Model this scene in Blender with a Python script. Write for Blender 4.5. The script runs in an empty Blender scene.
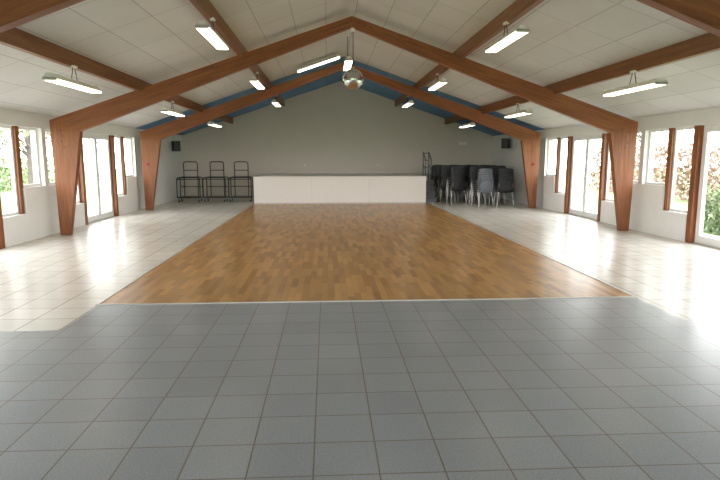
import bpy, math, random
import numpy as np
from mathutils import Vector, Matrix
random.seed(3); rng=np.random.default_rng(5)
C=0.52            # hall centre line (x)
H=1.57            # eye height
scene=bpy.context.scene
scene.view_settings.view_transform='Standard'

# ------------------------------------------------------------------ materials
def new_mat(name):
    m=bpy.data.materials.new(name); m.use_nodes=True
    nt=m.node_tree; b=nt.nodes['Principled BSDF']
    return m,nt,b
def N(nt,t,**kw):
    n=nt.nodes.new(t)
    for k,v in kw.items(): setattr(n,k,v)
    return n
def plain(name,col,rough=0.5,metal=0.0,noise=0.06,scale=6.0,bump=0.0,spec=None):
    m,nt,b=new_mat(name)
    geo=N(nt,'ShaderNodeNewGeometry'); no=N(nt,'ShaderNodeTexNoise'); no.inputs['Scale'].default_value=scale
    no.inputs['Detail'].default_value=4
    nt.links.new(geo.outputs['Position'],no.inputs['Vector'])
    mx=N(nt,'ShaderNodeMix',data_type='RGBA')
    mx.inputs[6].default_value=(*[c*(1-noise) for c in col],1)
    mx.inputs[7].default_value=(*[min(1,c*(1+noise)) for c in col],1)
    nt.links.new(no.outputs['Fac'],mx.inputs[0]); nt.links.new(mx.outputs[2],b.inputs['Base Color'])
    b.inputs['Roughness'].default_value=rough; b.inputs['Metallic'].default_value=metal
    if spec is not None: b.inputs['Specular IOR Level'].default_value=spec
    if bump:
        bp=N(nt,'ShaderNodeBump'); bp.inputs['Strength'].default_value=bump; bp.inputs['Distance'].default_value=0.01
        nt.links.new(no.outputs['Fac'],bp.inputs['Height']); nt.links.new(bp.outputs[0],b.inputs['Normal'])
    return m
def emis(name,col,st):
    m,nt,b=new_mat(name)
    b.inputs['Base Color'].default_value=(*col,1)
    b.inputs['Emission Color'].default_value=(*col,1); b.inputs['Emission Strength'].default_value=st
    return m
def wood(name,c1,c2,axis,angle,scl,rough=0.45):
    m,nt,b=new_mat(name)
    geo=N(nt,'ShaderNodeNewGeometry')
    vr=N(nt,'ShaderNodeVectorRotate',rotation_type='AXIS_ANGLE')
    vr.inputs['Axis'].default_value=axis; vr.inputs['Angle'].default_value=angle
    mp=N(nt,'ShaderNodeMapping'); mp.inputs['Scale'].default_value=scl
    no=N(nt,'ShaderNodeTexNoise'); no.inputs['Scale'].default_value=1.0; no.inputs['Detail'].default_value=6; no.inputs['Roughness'].default_value=.65
    nt.links.new(geo.outputs['Position'],vr.inputs['Vector']); nt.links.new(vr.outputs[0],mp.inputs['Vector'])
    nt.links.new(mp.outputs[0],no.inputs['Vector'])
    cr=N(nt,'ShaderNodeValToRGB'); cr.color_ramp.elements[0].position=.32; cr.color_ramp.elements[1].position=.68
    cr.color_ramp.elements[0].color=(*c1,1); cr.color_ramp.elements[1].color=(*c2,1)
    nt.links.new(no.outputs['Fac'],cr.inputs[0]); nt.links.new(cr.outputs[0],b.inputs['Base Color'])
    b.inputs['Roughness'].default_value=rough
    return m
def brick(name,w,h,off,c1,c2,cm,mortar,rough,swap=False,shift=(0,0,0),speck=0.0,bump=.3,freq=2,coat=0.0,big=0.0):
    m,nt,b=new_mat(name)
    geo=N(nt,'ShaderNodeNewGeometry'); sep=N(nt,'ShaderNodeSeparateXYZ'); com=N(nt,'ShaderNodeCombineXYZ')
    nt.links.new(geo.outputs['Position'],sep.inputs[0])
    nt.links.new(sep.outputs[1 if swap else 0],com.inputs[0]); nt.links.new(sep.outputs[0 if swap else 1],com.inputs[1])
    mp=N(nt,'ShaderNodeMapping'); mp.inputs['Location'].default_value=shift
    nt.links.new(com.outputs[0],mp.inputs['Vector'])
    br=N(nt,'ShaderNodeTexBrick'); br.offset=off; br.offset_frequency=freq; br.squash=1
    br.inputs['Scale'].default_value=1; br.inputs['Brick Width'].default_value=w; br.inputs['Row Height'].default_value=h
    br.inputs['Mortar Size'].default_value=mortar; br.inputs['Mortar Smooth'].default_value=.1; br.inputs['Bias'].default_value=0
    br.inputs['Color1'].default_value=(*c1,1); br.inputs['Color2'].default_value=(*c2,1); br.inputs['Mortar'].default_value=(*cm,1)
    nt.links.new(mp.outputs[0],br.inputs['Vector'])
    out=br.outputs['Color']
    for amt,sc,dt in ((speck,90,3),(big,1.1,5)):
        if not amt: continue
        no=N(nt,'ShaderNodeTexNoise'); no.inputs['Scale'].default_value=sc; no.inputs['Detail'].default_value=dt
        nt.links.new(geo.outputs['Position'],no.inputs['Vector'])
        mr=N(nt,'ShaderNodeMapRange'); mr.inputs[1].default_value=.3; mr.inputs[2].default_value=.7
        mr.inputs[3].default_value=1-amt; mr.inputs[4].default_value=1+amt
        nt.links.new(no.outputs['Fac'],mr.inputs[0])
        vm=N(nt,'ShaderNodeVectorMath',operation='SCALE'); nt.links.new(out,vm.inputs[0]); nt.links.new(mr.outputs[0],vm.inputs['Scale']); out=vm.outputs[0]
    nt.links.new(out,b.inputs['Base Color'])
    b.inputs['Roughness'].default_value=rough; b.inputs['Coat Weight'].default_value=coat; b.inputs['Coat Roughness'].default_value=.2
    if bump:
        bp=N(nt,'ShaderNodeBump',invert=True); bp.inputs['Strength'].default_value=bump; bp.inputs['Distance'].default_value=0.003
        nt.links.new(br.outputs['Fac'],bp.inputs['Height']); nt.links.new(bp.outputs[0],b.inputs['Normal'])
    return m

W1=(.165,.048,.013); W2=(.33,.115,.036)
A=math.atan(.34)
m_wl=wood('glulam_rise_l',W1,W2,(0,1,0),A,(1.2,9,22))
m_wr=wood('glulam_rise_r',W1,W2,(0,1,0),-A,(1.2,9,22))
m_wv=wood('glulam_post',W1,W2,(0,1,0),0,(22,9,1.2))
m_wy=wood('timber_purlin',(.15,.052,.016),(.28,.11,.038),(0,1,0),0,(20,1.0,20))
m_wall=plain('paint_white',(.78,.78,.76),.6,noise=.03)
m_back=plain('paint_cream',(.71,.655,.575),.7,noise=.04,scale=2)
m_para=plain('parapet_white',(.86,.86,.84),.5,noise=.03)
m_pvc=plain('pvc_white',(.82,.82,.81),.35,noise=.02)
m_stage=plain('stage_panel_white',(.87,.84,.81),.5,noise=.02)
m_joint=plain('joint_grey',(.60,.58,.55),.7)
m_black=plain('black_steel',(.018,.018,.02),.4,metal=.3)
m_rub=plain('rubber',(.03,.03,.03),.7)
m_ply=plain('plywood_dark',(.10,.08,.06),.6)
m_navy=plain('plastic_charcoal',(.020,.022,.028),.38)
m_greyp=plain('plastic_grey',(.13,.145,.17),.4)
m_chrome=plain('steel_tube',(.42,.42,.43),.3,metal=1)
m_alu=plain('aluminium_strip',(.62,.60,.56),.35,metal=.6)
m_red=plain('alarm_red',(.45,.03,.02),.4)
m_lampbody=plain('lamp_enamel',(.88,.87,.82),.4)
m_tube=emis('fluorescent_tube',(1.0,.90,.66),7.0)
m_mirror=plain('mirror_facet',(.62,.64,.68),.14,metal=1,noise=.35,scale=40)
m_tile=brick('floor_grey_tile',.333,.333,0,(.240,.260,.290),(.270,.292,.322),(.135,.112,.085),.0045,.30,shift=(.082,.02,0),speck=.15,bump=.5,big=.05)
m_light=brick('floor_light_tile',.40,.40,0,(.64,.61,.56),(.71,.68,.63),(.34,.27,.19),.0065,.27,shift=(.06,.02,0),bump=.0,big=.04)
m_parq=brick('oak_parquet',.50,.075,.37,(.31,.150,.042),(.54,.295,.098),(.22,.10,.03),.0006,.30,swap=True,speck=.05,bump=0,freq=3,big=.08)
m_ceil=brick('ceiling_panel',1.2,.6,0,(.60,.59,.575),(.65,.64,.625),(.36,.35,.33),.006,.8,swap=True,bump=.2,big=.03)
m_blue=brick('ceiling_blue',1.2,.6,0,(.12,.27,.47),(.14,.30,.51),(.06,.14,.25),.006,.7,swap=True,bump=.2)
m_grass=plain('grass',(.16,.24,.08),.9,noise=.35,scale=3)
m_pave=plain('paving',(.48,.46,.42),.8,noise=.1)
m_leaf=plain('leaves_green',(.17,.22,.10),.6,noise=.5,scale=5)
m_leafr=plain('leaves_rust',(.25,.16,.12),.6,noise=.5,scale=5)
m_bark=plain('bark',(.10,.08,.07),.9,noise=.3,scale=10)
# thin glass
m_glass=bpy.data.materials.new('window_glass'); m_glass.use_nodes=True
nt=m_glass.node_tree; nt.nodes.clear()
o=nt.nodes.new('ShaderNodeOutputMaterial'); tr=nt.nodes.new('ShaderNodeBsdfTransparent'); gl=nt.nodes.new('ShaderNodeBsdfGlossy'); mx=nt.nodes.new('ShaderNodeMixShader')
tr.inputs[0].default_value=(.97,.98,.98,1); gl.inputs['Roughness'].default_value=.02; mx.inputs[0].default_value=.06
nt.links.new(tr.outputs[0],mx.inputs[1]); nt.links.new(gl.outputs[0],mx.inputs[2]); nt.links.new(mx.outputs[0],o.inputs[0])

# ------------------------------------------------------------------ mesh builder
class MB:
    def __init__(s): s.v=[]; s.f=[]; s.m=[]; s.sm=[]; s.mats=[]
    def mi(s,m):
        if m not in s.mats: s.mats.append(m)
        return s.mats.index(m)
    def add(s,vs,fs,m,smooth=False):
        k=len(s.v); s.v+= [tuple(v) for v in vs]; i=s.mi(m)
        for f in fs: s.f.append([k+a for a in f]); s.m.append(i); s.sm.append(smooth)
    def box(s,x0,x1,y0,y1,z0,z1,m):
        if x0>x1: x0,x1=x1,x0
        if y0>y1: y0,y1=y1,y0
        vs=[(x0,y0,z0),(x1,y0,z0),(x1,y1,z0),(x0,y1,z0),(x0,y0,z1),(x1,y0,z1),(x1,y1,z1),(x0,y1,z1)]
        s.add(vs,[(0,3,2,1),(4,5,6,7),(0,1,5,4),(1,2,6,5),(2,3,7,6),(3,0,4,7)],m)
    def prism_y(s,poly,y0,y1,m):
        n=len(poly)
        vs=[(x,y0,z) for x,z in poly]+[(x,y1,z) for x,z in poly]
        fs=[tuple(range(n)),tuple(range(2*n-1,n-1,-1))]+[(i,i+n,(i+1)%n+n,(i+1)%n) for i in range(n)]
        s.add(vs,fs,m)
    def cyl(s,p0,p1,r,m,n=8,r1=None):
        p0=Vector(p0);p1=Vector(p1); d=(p1-p0).normalized()
        u=d.orthogonal().normalized(); w=d.cross(u); r1=r if r1 is None else r1
        vs=[p0+(u*math.cos(2*math.pi*i/n)+w*math.sin(2*math.pi*i/n))*r for i in range(n)]
        vs+=[p1+(u*math.cos(2*math.pi*i/n)+w*math.sin(2*math.pi*i/n))*r1 for i in range(n)]
        s.add(vs,[(i,(i+1)%n,(i+1)%n+n,i+n) for i in range(n)],m,True)
        s.add(vs,[tuple(range(n-1,-1,-1)),tuple(range(n,2*n))],m)
    def path(s,pts,r,m,n=8):
        for a,b in zip(pts[:-1],pts[1:]): s.cyl(a,b,r,m,n)
    def xform(s,M,k=0):
        for i in range(k,len(s.v)): s.v[i]=tuple(M@Vector(s.v[i]))
    def mesh(s,name):
        me=bpy.data.meshes.new(name); me.from_pydata(s.v,[],s.f)
        for m in s.mats: me.materials.append(m)
        me.polygons.foreach_set('material_index',s.m); me.polygons.foreach_set('use_smooth',s.sm); me.update()
        import bmesh
        bm=bmesh.new(); bm.from_mesh(me); bmesh.ops.recalc_face_normals(bm,faces=bm.faces); bm.to_mesh(me); bm.free()
        return me
    def obj(s,name,parent=None,bevel=0,loc=None,rot=0):
        o=bpy.data.objects.new(name,s.mesh(name)); scene.collection.objects.link(o)
        if loc: o.location=loc
        o.rotation_euler[2]=rot
        if parent: o.parent=parent
        if bevel:
            b=o.modifiers.new('bevel','BEVEL'); b.width=bevel; b.segments=2; b.limit_method='ANGLE'
        return o
def empty(name,loc=(0,0,0)):
    e=bpy.data.objects.new(name,None); e.location=loc; scene.collection.objects.link(e); return e

def ftop(o): return 4.33-.34*abs(o)
def ceil(o): return 4.49-.34*abs(o)
FR=[-5.3,.25,5.8,11.85,17.35]
YB=22.85; YF=-5.4; WO=6.14

# ------------------------------------------------------------------ floor
def quad(mb,x0,x1,y0,y1,z,m): mb.add([(x0,y0,z),(x1,y0,z),(x1,y1,z),(x0,y1,z)],[(0,1,2,3)],m)
PX0,PX1,PY0,PY1=-2.46,3.46,6.12,19.3
XL,XR=C-6.4,C+6.4
f=MB()
quad(f,XL,XR,YF-.2,5.18,0,m_tile); quad(f,PX0,PX1,5.18,PY0,0,m_tile)
quad(f,PX0,PX1,PY0,PY1,0,m_parq)
quad(f,XL,PX0,5.18,YB,0,m_light); quad(f,PX1,XR,5.18,YB,0,m_light); quad(f,PX0,PX1,PY1,YB,0,m_light)
f.obj('floor')
t=MB(); t.box(PX0-.03,PX1+.03,PY0-.03,PY0,-.002,.006,m_alu); t.box(PX0-.03,PX0,PY0,PY1,-.002,.006,m_alu); t.box(PX1,PX1+.03,PY0,PY1,-.002,.006,m_alu)
t.obj('trim_1')

# ------------------------------------------------------------------ ceiling
c=MB()
for s in (-1,1):
    for (a,b,m) in ((YF-.4,17.35,m_ceil),(17.35,YB+.3,m_blue)):
        poly=[(C,ceil(0)),(C+s*6.9,ceil(6.9)),(C+s*6.9,ceil(6.9)+.2),(C,ceil(0)+.2)]
        c.prism_y(poly,a,b,m)
c.obj('ceiling')

# ------------------------------------------------------------------ portal frames
for i,y in enumerate(FR):
    e=empty('timber_portal_frame',(C,y,0))
    for s in (-1,1):
        col=MB(); col.prism_y([(s*5.74,0),(s*5.93,0),(s*5.98,ftop(6.0)),(s*5.40,2.07)],-.07,.07,m_wv)
        for k in range(4):
            zz=1.76+.11*k; xx=5.60+.05*(k%2)
            col.cyl((s*(xx+.12),-.078,zz),(s*(xx+.12),.078,zz),.012,m_black,8)
        col.obj('column',e,bevel=.006)
        r=MB(); r.prism_y([(s*5.98,ftop(6.0)),(0,ftop(0)),(0,4.12),(s*5.40,2.07)],-.07,.07,m_wr if s>0 else m_wl)
        for k in range(3):
            o_=.12+.12*k; r.cyl((s*o_,-.078,ftop(o_)-.10),(s*o_,.078,ftop(o_)-.10),.011,m_black,8)
        r.obj('rafter',e,bevel=.006)
for s in (-1,1):
    for o_ in (2.2,4.2):
        p=MB(); x=C+s*o_
        p.box(x-.045,x+.045,YF,YB,ftop(o_)-.05,ceil(o_)+.01,m_wy); p.obj('roof_purlin')

# ------------------------------------------------------------------ side walls
cnt={'w':0,'d':0,'t':1}
def window(name,xin,s,y0,y1,z0,z1):
    w=MB(); a=.05; x0=xin+s*.09; x1=xin+s*.15
    w.box(x0,x1,y0,y0+a,z0,z1,m_pvc); w.box(x0,x1,y1-a,y1,z0,z1,m_pvc)
    w.box(x0,x1,y0+a,y1-a,z0,z0+a,m_pvc); w.box(x0,x1,y0+a,y1-a,z1-a,z1,m_pvc)
    xm=xin+s*.12
    w.add([(xm,y0+a,z0+a),(xm,y1-a,z0+a),(xm,y1-a,z1-a),(xm,y0+a,z1-a)],[(0,1,2,3)],m_glass)
    w.box(x0-s*.012,x0,y0+.015,y0+.035,(z0+z1)/2-.06,(z0+z1)/2+.06,m_pvc)
    return w.obj(name)
def door(name,xin,s,y0,y1,z1):
    d=MB(); x0=xin+s*.08; x1=xin+s*.15; a=.05
    d.box(x0,x1,y0,y0+a,.02,z1,m_pvc); d.box(x0,x1,y1-a,y1,.02,z1,m_pvc); d.box(x0,x1,y0+a,y1-a,z1-a,z1,m_pvc); d.box(x0-s*.02,x1+s*.05,y0,y1,0,.02,m_alu)
    ym=(y0+y1)/2
    for (p,q) in ((y0+a,ym-.003),(ym+.003,y1-a)):
        X0=x0-s*.01;X1=x1-s*.015; b=.075
        d.box(X0,X1,p,p+b,.025,z1-a,m_pvc); d.box(X0,X1,q-b,q,.025,z1-a,m_pvc)
        d.box(X0,X1,p+b,q-b,.025,.16,m_pvc); d.box(X0,X1,p+b,q-b,z1-a-b,z1-a,m_pvc)
        xm=(X0+X1)/2
        d.add([(xm,p+b,.16),(xm,q-b,.16),(xm,q-b,z1-a-b),(xm,p+b,z1-a-b)],[(0,1,2,3)],m_glass)
    d.box(x0-s*.06,x0-s*.01,ym-.05,ym-.03,1.0,1.02,m_chrome); d.box(x0-s*.06,x0-s*.045,ym-.17,ym-.03,1.0,1.02,m_chrome)
    return d.obj(name)
HZ=2.13
for s,side in ((-1,'left'),(1,'right')):
    xin=C+s*WO; w=MB(); t=MB()
    w.box(xin,xin+s*.25,YF,YB,HZ,2.48,m_wall)
    w.box(xin,xin+s*.25,17.30,YB,0,HZ,m_wall)
    for a,b in zip(FR[:-1],FR[1:]):
        def seg(d0,d1,back):    # distances from a frame
            return (b-d1,b-d0) if back else (a+d0,a+d1)
        for back in (True,False):
            y0,y1=seg(0,.86,back); w.box(xin,xin+s*.22,y0,y1,0,1.0,m_para)
            y0,y1=seg(.86,1.67,back); w.box(xin,xin+s*.22,y0,y1,0,.52,m_para)
            y0,y1=seg(0,.08,back); w.box(xin,xin+s*.22,y0,y1,1.0,HZ,m_wall)
            y0,y1=seg(.84,.97,back); t.box(xin+s*.04,xin+s*.16,y0,y1,.52,HZ,m_wv)
            y0,y1=seg(1.67,1.84,back); t.box(xin-s*.005,xin+s*.16,y0+.02,y1-.02,0,HZ,m_wv)
            y0,y1=seg(1.67,1.84,back); t.box(xin+s*.07,xin+s*.16,y0,y1,0,HZ,m_wv)
            y0,y1=seg(.08,.84,back); cnt['w']+=1; window(f"window_{cnt['w']}",xin,s,y0,y1,1.0,HZ)
            y0,y1=seg(.97,1.67,back); cnt['w']+=1; window(f"window_{cnt['w']}",xin,s,y0,y1,.52,HZ)
        cnt['d']+=1; door(f"door_{cnt['d']}",xin,s,a+1.84,b-1.84,HZ)
    w.obj('wall_'+side); cnt['t']+=1; t.obj(f"trim_{cnt['t']}")
# back wall (gable)
w=MB(); w.prism_y([(XL,0),(XR,0),(XR,ceil(6.4)+.03),(C,ceil(0)+.03),(XL,ceil(6.4)+.03)],YB,YB+.2,m_back); w.obj('wall_back')
b=MB(); b.box(C-WO,PX0-.01,YB-.012,YB,0,.08,m_light); b.box(PX1+.01,C+WO,YB-.012,YB,0,.08,m_light); b.obj('baseboard_back')
# wall behind the camera, glazed
w=MB(); w.prism_y([(XL,HZ),(XR,HZ),(XR,ceil(6.4)+.03),(C,ceil(0)+.03),(XL,ceil(6.4)+.03)],YF-.2,YF,m_wall)
for x0,x1 in ((XL,C-4.6),(C-1.6,C-1.0),(C+1.0,C+1.6),(C+4.6,XR)): w.box(x0,x1,YF-.2,YF,0,HZ,m_wall)
w.box(C-4.6,C-1.6,YF-.2,YF,0,.5,m_wall); w.box(C+1.6,C+4.6,YF-.2,YF,0,.5,m_wall)
w.obj('wall_front')
for x0,x1,z0 in ((C-4.6,C-1.6,.5),(C-1,C+1,0),(C+1.6,C+4.6,.5)):
    cnt['w']+=1; g=MB(); n=3 if z0 else 2; L=(x1-x0)/n
    for k in range(n):
        p=x0+k*L;q=p+L
        g.box(p,p+.05,YF-.12,YF-.06,z0,HZ,m_pvc); g.box(q-.05,q,YF-.12,YF-.06,z0,HZ,m_pvc); g.box(p+.05,q-.05,YF-.12,YF-.06,z0,z0+.05,m_pvc); g.box(p+.05,q-.05,YF-.12,YF-.06,HZ-.05,HZ,m_pvc)
        g.add([(p+.05,YF-.09,z0+.05),(q-.05,YF-.09,z0+.05),(q-.05,YF-.09,HZ-.05),(p+.05,YF-.09,HZ-.05)],[(0,1,2,3)],m_glass)
    g.obj(f"window_{cnt['w']}")

# ------------------------------------------------------------------ stage
s_=MB(); SX1=3.36
s_.box(PX0,SX1,PY1+.02,YB-.005,0,.87,m_stage); s_.box(PX0,SX1,PY1,YB-.005,.87,.92,m_stage)
for k in range(1,3):
    x=PX0+(SX1-PX0)*k/3; s_.box(x-.003,x+.003,PY1+.016,PY1+.021,.03,.86,m_joint)
s_.box(PX0,SX1,PY1+.012,PY1+.02,0,.04,m_joint)
s_.obj('stage_platform')
st=MB()
for k in range(4):
    y=19.75+k*.24; z=.18*(k+1)
    st.box(3.42,3.84,y,y+.25,z-.03,z,m_greyp); st.box(3.43,3.83,y+.02,y+.035,z-.18,z-.03,m_greyp)
for x in (3.41,3.85):
    st.add([(x-.015,19.7,0),(x-.015,19.85,0),(x-.015,20.75,.72),(x-.015,20.75,.55),(x+.015,19.7,0),(x+.015,19.85,0),(x+.015,20.75,.72),(x+.015,20.75,.55)],
           [(0,1,2,3),(7,6,5,4),(0,4,5,1),(1,5,6,2),(2,6,7,3),(3,7,4,0)],m_black)
x=3.48
for xx in (x,x+.2):
    st.cyl((xx,20.7,.7),(xx,20.7,1.74),.022,m_greyp); st.cyl((xx,20.2,.5),(xx,20.2,1.5),.018,m_greyp)
    st.cyl((xx,20.15,1.45),(xx,20.7,1.74),.022,m_greyp); st.cyl((xx,20.2,1.1),(xx,20.7,1.35),.014,m_greyp)
for z in (.95,1.2,1.45,1.7): st.cyl((x,20.7,z),(x+.2,20.7,z),.014,m_greyp)
st.obj('stage_steps')

# ------------------------------------------------------------------ trolleys
def trolley():
    t=MB(); w=.39; d=.28; r=.017
    t.box(-w,w,-d,d,.15,.18,m_ply)
    for sx in (-1,1):
        t.cyl((sx*w,-d,.165),(sx*w,d,.165),r,m_black)
        for sy in (-1,1):
            x=sx*(w-.05);y=sy*(d-.05)
            t.cyl((x-.015,y,.05),(x+.015,y,.05),.05,m_rub,14); t.box(x-.022,x-.017,y-.02,y+.02,.05,.15,m_chrome); t.box(x+.017,x+.022,y-.02,y+.02,.05,.15,m_chrome)
    for y in (-d,d): t.cyl((-w,y,.165),(w,y,.165),r,m_black)
    def hoop(y,w,h,mid):
        pts=[(-w,y,.16),(-w,y,h-.07),(-w+.02,y,h-.02),(-w+.07,y,h),(w-.07,y,h),(w-.02,y,h-.02),(w,y,h-.07),(w,y,.16)]
        t.path(pts,r,m_black)
        for z in mid: t.cyl((-w,y,z),(w,y,z),r*.8,m_black)
    hoop(-d,w,.86,(.80,)); hoop(d,w,.86,(.52,)); hoop(d-.03,.24,1.40,(1.1,))
    for sx in (-1,1): t.cyl((sx*w,-d,.8),(sx*w,d,.8),r*.8,m_black)
    return t.mesh('trolley')
tm=trolley()
for x,rz in ((-4.84,.04),(-3.93,-.03),(-3.06,.02)):
    o=bpy.data.objects.new('storage_trolley',tm); o.location=(x,20.5,0); o.rotation_euler[2]=rz; scene.collection.objects.link(o)

# ------------------------------------------------------------------ chairs
def chair_into(c,M,shell):
    k=len(c.v); r=.011
    for sx in (-1,1):
        c.path([(sx*.27,.24,0),(sx*.23,.19,.43),(sx*.21,-.17,.43),(sx*.27,-.25,0)],r,m_chrome,6)
        c.path([(sx*.21,-.15,.43),(sx*.225,-.22,.60),(sx*.22,-.25,.74)],r,m_chrome,6)
    c.cyl((-.23,.19,.43),(.23,.19,.43),r,m_chrome,6)
    prof=[(.23,.425),(.20,.45),(.05,.44),(-.10,.43),(-.18,.45),(-.215,.50),(-.235,.60),(-.255,.70),(-.275,.80),(-.28,.84)]
    nx=9; vs=[];fs=[]
    for j,(y,z) in enumerate(prof):
        back=max(0,(z-.5)/.33)
        wid=.26-.02*back**3-(.02 if j==0 else 0)
        for i in range(nx):
            u=-1+2*i/(nx-1)
            dy=.045*u*u*min(1,back*2); dz=.018*u*u*(1-min(1,back*2))
            vs.append((u*wid,y+dy,z+dz-(.03*abs(u)**3 if j>=len(prof)-1 else 0)))
    n=len(vs); vs+=[(x,y-(.012 if v>.46 else 0),v-.012) for x,y,v in vs]
    for j in range(len(prof)-1):
        for i in range(nx-1):
            a=j*nx+i; fs.append((a,a+1,a+1+nx,a+nx)); fs.append((n+a,n+a+nx,n+a+1+nx,n+a+1))
    J=len(prof)-1
    for i in range(nx-1):
        fs.append((i,n+i,n+i+1,i+1)); a=J*nx+i; fs.append((a,a+1,n+a+1,n+a))
    for j in range(J):
        a=j*nx; fs.append((a,a+nx,n+a+nx,n+a)); a=j*nx+nx-1; fs.append((a,n+a,n+a+nx,a+nx))
    c.add(vs,fs,shell,True)
    c.xform(M,k)
def stack(n,shells):
    c=MB()
    for i in range(n):
        chair_into(c,Matrix.Translation((0,.018*i,.062*i)),shells[i%len(shells)])
    return c.mesh('chair_stack')
sk=[stack(8,[m_navy]),stack(7,[m_navy]),stack(7,[m_greyp])]
spots=[]
for j,y in enumerate((19.95,20.85,21.75)):
    for i in range(4): spots.append((4.22+.6*i,y,.05*random.uniform(-1,1),0))
spots+=[(4.38,19.1,.1,0),(5.02,19.05,-.06,0),(5.70,19.15,.05,0),(5.02,18.2,.25,2),(5.74,18.25,-.1,1)]
for x,y,r,k in spots:
    o=bpy.data.objects.new('stacked_chairs',sk[k]); o.location=(x,y,0); o.rotation_euler[2]=r; scene.collection.objects.link(o)

# ------------------------------------------------------------------ light fittings
def fitting(L,w=.09):
    t=MB()
    poly=[(-w,0),(-w,.015),(-.035,.075),(.035,.075),(w,.015),(w,0)]
    t.prism_y(poly,-L/2,L/2,m_lampbody)
    t.box(-w+.008,w-.008,-L/2+.02,L/2-.02,-.02,.004,m_tube)
    t.box(-w,w,-L/2,-L/2+.02,-.022,.016,m_lampbody); t.box(-w,w,L/2-.02,L/2,-.022,.016,m_lampbody)
    return t
def place_fit(x,y,z,ztop,L=1.55):
    t=fitting(L)
    t.cyl((0,-.1,.07),(0,-.02,ztop-z),.006,m_black,6); t.cyl((0,.1,.07),(0,.02,ztop-z),.006,m_black,6)
    t.box(-.03,.03,-.06,.06,ztop-z-.03,ztop-z+.0,m_lampbody)
    t.obj('fluorescent_light_fitting',loc=(x,y,z))
for y in (2.6,8.7,14.0,19.1):
    for s in (-1,1):
        for o_ in (2.15,4.15):
            z=ftop(o_)-.05-.28
            place_fit(C+s*o_,y,z,ftop(o_)-.05)
for y in (7.55,14.2): place_fit(C,y,3.76,ceil(0)-.02)
t=fitting(1.25,.14); t.xform(Matrix.Rotation(-A,4,'Y')@Matrix.Rotation(math.pi/2,4,'Z'))
t.box(-.02,.02,-.02,.02,.05,.13,m_lampbody)
t.obj('fluorescent_light_fitting',loc=(C-.73,16.2,4.085))
# mirror ball
m=MB(); R=.21; nv,nh=16,28
vs=[];fs=[]
for i in range(nv+1):
    th=math.pi*i/nv
    for j in range(nh): ph=2*math.pi*j/nh; vs.append((R*math.sin(th)*math.cos(ph),R*math.sin(th)*math.sin(ph),R*math.cos(th)))
for i in range(nv):
    for j in range(nh): fs.append((i*nh+j,(i+1)*nh+j,(i+1)*nh+(j+1)%nh,i*nh+(j+1)%nh))
m.add(vs,fs,m_mirror)
m.cyl((0,0,R-.01),(0,0,R+.04),.03,m_chrome,12); m.cyl((0,0,R+.03),(0,0,.95),.006,m_black,6)
m.cyl((0,0,.93),(0,0,1.04),.045,m_lampbody,14)
m.obj('mirror_ball',loc=(C+.02,11.85,3.12))

# ------------------------------------------------------------------ wall devices
def speaker(x,y,z,rot):
    t=MB(); t.box(-.12,.12,-.11,.11,-.18,.18,m_black)
    t.cyl((0,-.11,-.06),(0,-.118,-.06),.085,m_rub,18); t.cyl((0,-.11,.1),(0,-.118,.1),.035,m_rub,14)
    t.cyl((0,.1,0),(0,.3,0),.02,m_black)
    t.obj('wall_speaker',loc=(x,y,z),rot=rot,bevel=.008)
speaker(C-WO+.26,20.9,1.95,.7)
speaker(C+WO-.26,20.4,2.05,-.7)
for s in (-1,1):
    t=MB(); t.box(-.04,.04,-.02,.02,-.04,.04,m_red); t.cyl((0,-.02,0),(0,-.03,0),.02,m_black)
    t.obj('fire_alarm_call_point',loc=(C+s*5.80,17.35-.092,1.35),bevel=.004)
em=MB(); em.box(-.16,.16,-.03,.03,-.06,.06,m_lampbody)
em.obj('emergency_light',loc=(C+4.9,YB-.035,2.1),bevel=.01)
for x in (C-1.4,C+1.5,C+3.4):
    e_=MB(); e_.box(-.04,.04,-.012,.012,-.04,.04,m_pvc); e_.obj('wall_socket',loc=(x,YB-.013,1.25))

# ------------------------------------------------------------------ outside
g=MB(); quad(g,-60,60,-50,80,-.06,m_grass); g.obj('ground')
p=MB(); p.box(C-8.4,C-6.42,YF,YB,-.1,-.02,m_pave); p.box(C+6.42,C+7.4,YF,YB,-.1,-.02,m_pave); p.obj('paved_terrace')
def leaves(name,boxes,n,size,mat,trunks=()):
    vs=[];fs=[]
    tot=sum(b[3]*b[4]*b[5] for b in boxes)
    mb=MB()
    for (cx,cy,cz,rx,ry,rz,shape) in boxes:
        k=int(n*rx*ry*rz/tot)
        P=rng.uniform(-1,1,(k,3)) if shape=='box' else rng.normal(size=(k,3))
        if shape!='box': P=P/np.linalg.norm(P,axis=1)[:,None]*rng.uniform(.55,1,(k,1))
        P=P*np.array([rx,ry,rz])+np.array([cx,cy,cz])+rng.normal(size=(k,3))*.06
        for q in P:
            a=rng.normal(size=3);a/=np.linalg.norm(a); b_=rng.normal(size=3); b_-=a*(a@b_); b_/=np.linalg.norm(b_)
            i=len(vs); sz=size*rng.uniform(.6,1.3)
            vs+= [tuple(q-a*sz),tuple(q-b_*sz*.5),tuple(q+a*sz),tuple(q+b_*sz*.5)]; fs.append((i,i+1,i+2,i+3))
    mb.add(vs,fs,mat)
    for (p0,p1,r0,r1) in trunks: mb.cyl(p0,p1,r0,m_bark,8,r1)
    mb.obj(name)
leaves('garden_bush',[(8.7,11.0,.42,.5,1.5,.48,'box')],4500,.06,m_leaf)
leaves('hedge',[(13.5,22,1.0,.6,6,1.0,'box')],6000,.10,m_leafr)
leaves('hedge',[(19,14,.7,.7,12,.8,'box')],7000,.12,m_leaf)
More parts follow.
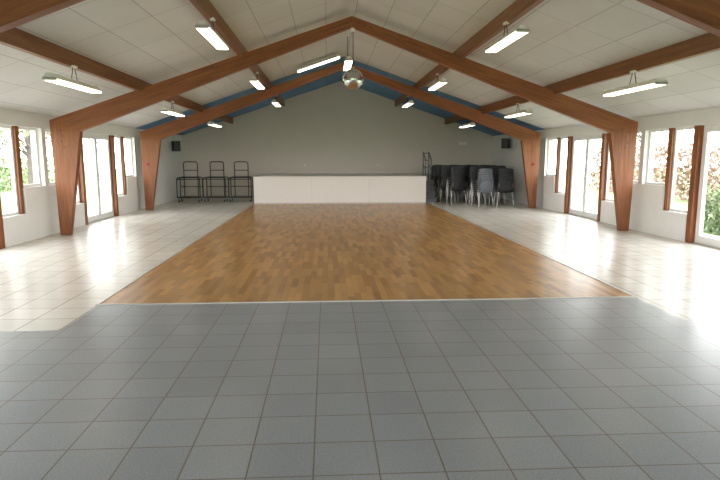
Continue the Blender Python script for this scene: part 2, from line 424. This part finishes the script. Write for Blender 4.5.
leaves('hedge',[(-16,20,.7,.7,14,.8,'box')],8000,.12,m_leaf)
def tree(x,y,h,r,n,mat):
    tk=[((x,y,-.05),(x,y,h*.55),.13,.08)]
    for k in range(12):
        a=random.uniform(0,6.28); z=h*random.uniform(.25,.55); tk.append(((x,y,z),(x+math.cos(a)*r*.8,y+math.sin(a)*r*.8,z+random.uniform(.6,1.6)),.04,.012))
    leaves('garden_tree',[(x,y,h*.72,r,r,h*.35,'s')],n,.10,mat,tk)
tree(-8.8,15.6,4.6,1.5,900,m_leaf); tree(-11,22,5,1.8,1200,m_leafr); tree(-12,28,5,2,1200,m_leaf); tree(15.5,27,6,2.2,1500,m_leaf)

# ------------------------------------------------------------------ world / camera
wd=bpy.data.worlds.new('overcast_sky'); scene.world=wd; wd.use_nodes=True
nt=wd.node_tree; bg=nt.nodes['Background']
tc=nt.nodes.new('ShaderNodeTexCoord'); sp=nt.nodes.new('ShaderNodeSeparateXYZ'); cr=nt.nodes.new('ShaderNodeValToRGB')
nt.links.new(tc.outputs['Generated'],sp.inputs[0]); nt.links.new(sp.outputs[2],cr.inputs[0]); nt.links.new(cr.outputs[0],bg.inputs[0])
cr.color_ramp.elements[0].color=(1,.985,.96,1); cr.color_ramp.elements[1].color=(.86,.92,1,1)
bg.inputs[1].default_value=12.0
for loc,rot,sx,sy in (((C-6.45,9,1.1),(0,-math.pi/2,0),2.2,28),((C+6.45,9,1.1),(0,math.pi/2,0),2.2,28),((C,YF-.3,1.1),(math.pi/2,0,0),9.4,2.2)):
    L=bpy.data.lights.new('window_portal','AREA'); L.shape='RECTANGLE'; L.size=sx; L.size_y=sy; L.cycles.is_portal=True
    o=bpy.data.objects.new('window_portal',L); o.location=loc; o.rotation_euler=rot; scene.collection.objects.link(o)

cam=bpy.data.cameras.new('camera'); cam.sensor_width=36; cam.lens=28.5; cam.clip_end=300
co=bpy.data.objects.new('camera',cam); co.location=(0,0,H)
co.rotation_euler=(math.radians(90-8.29),0,math.radians(-3.28)); scene.collection.objects.link(co); scene.camera=co
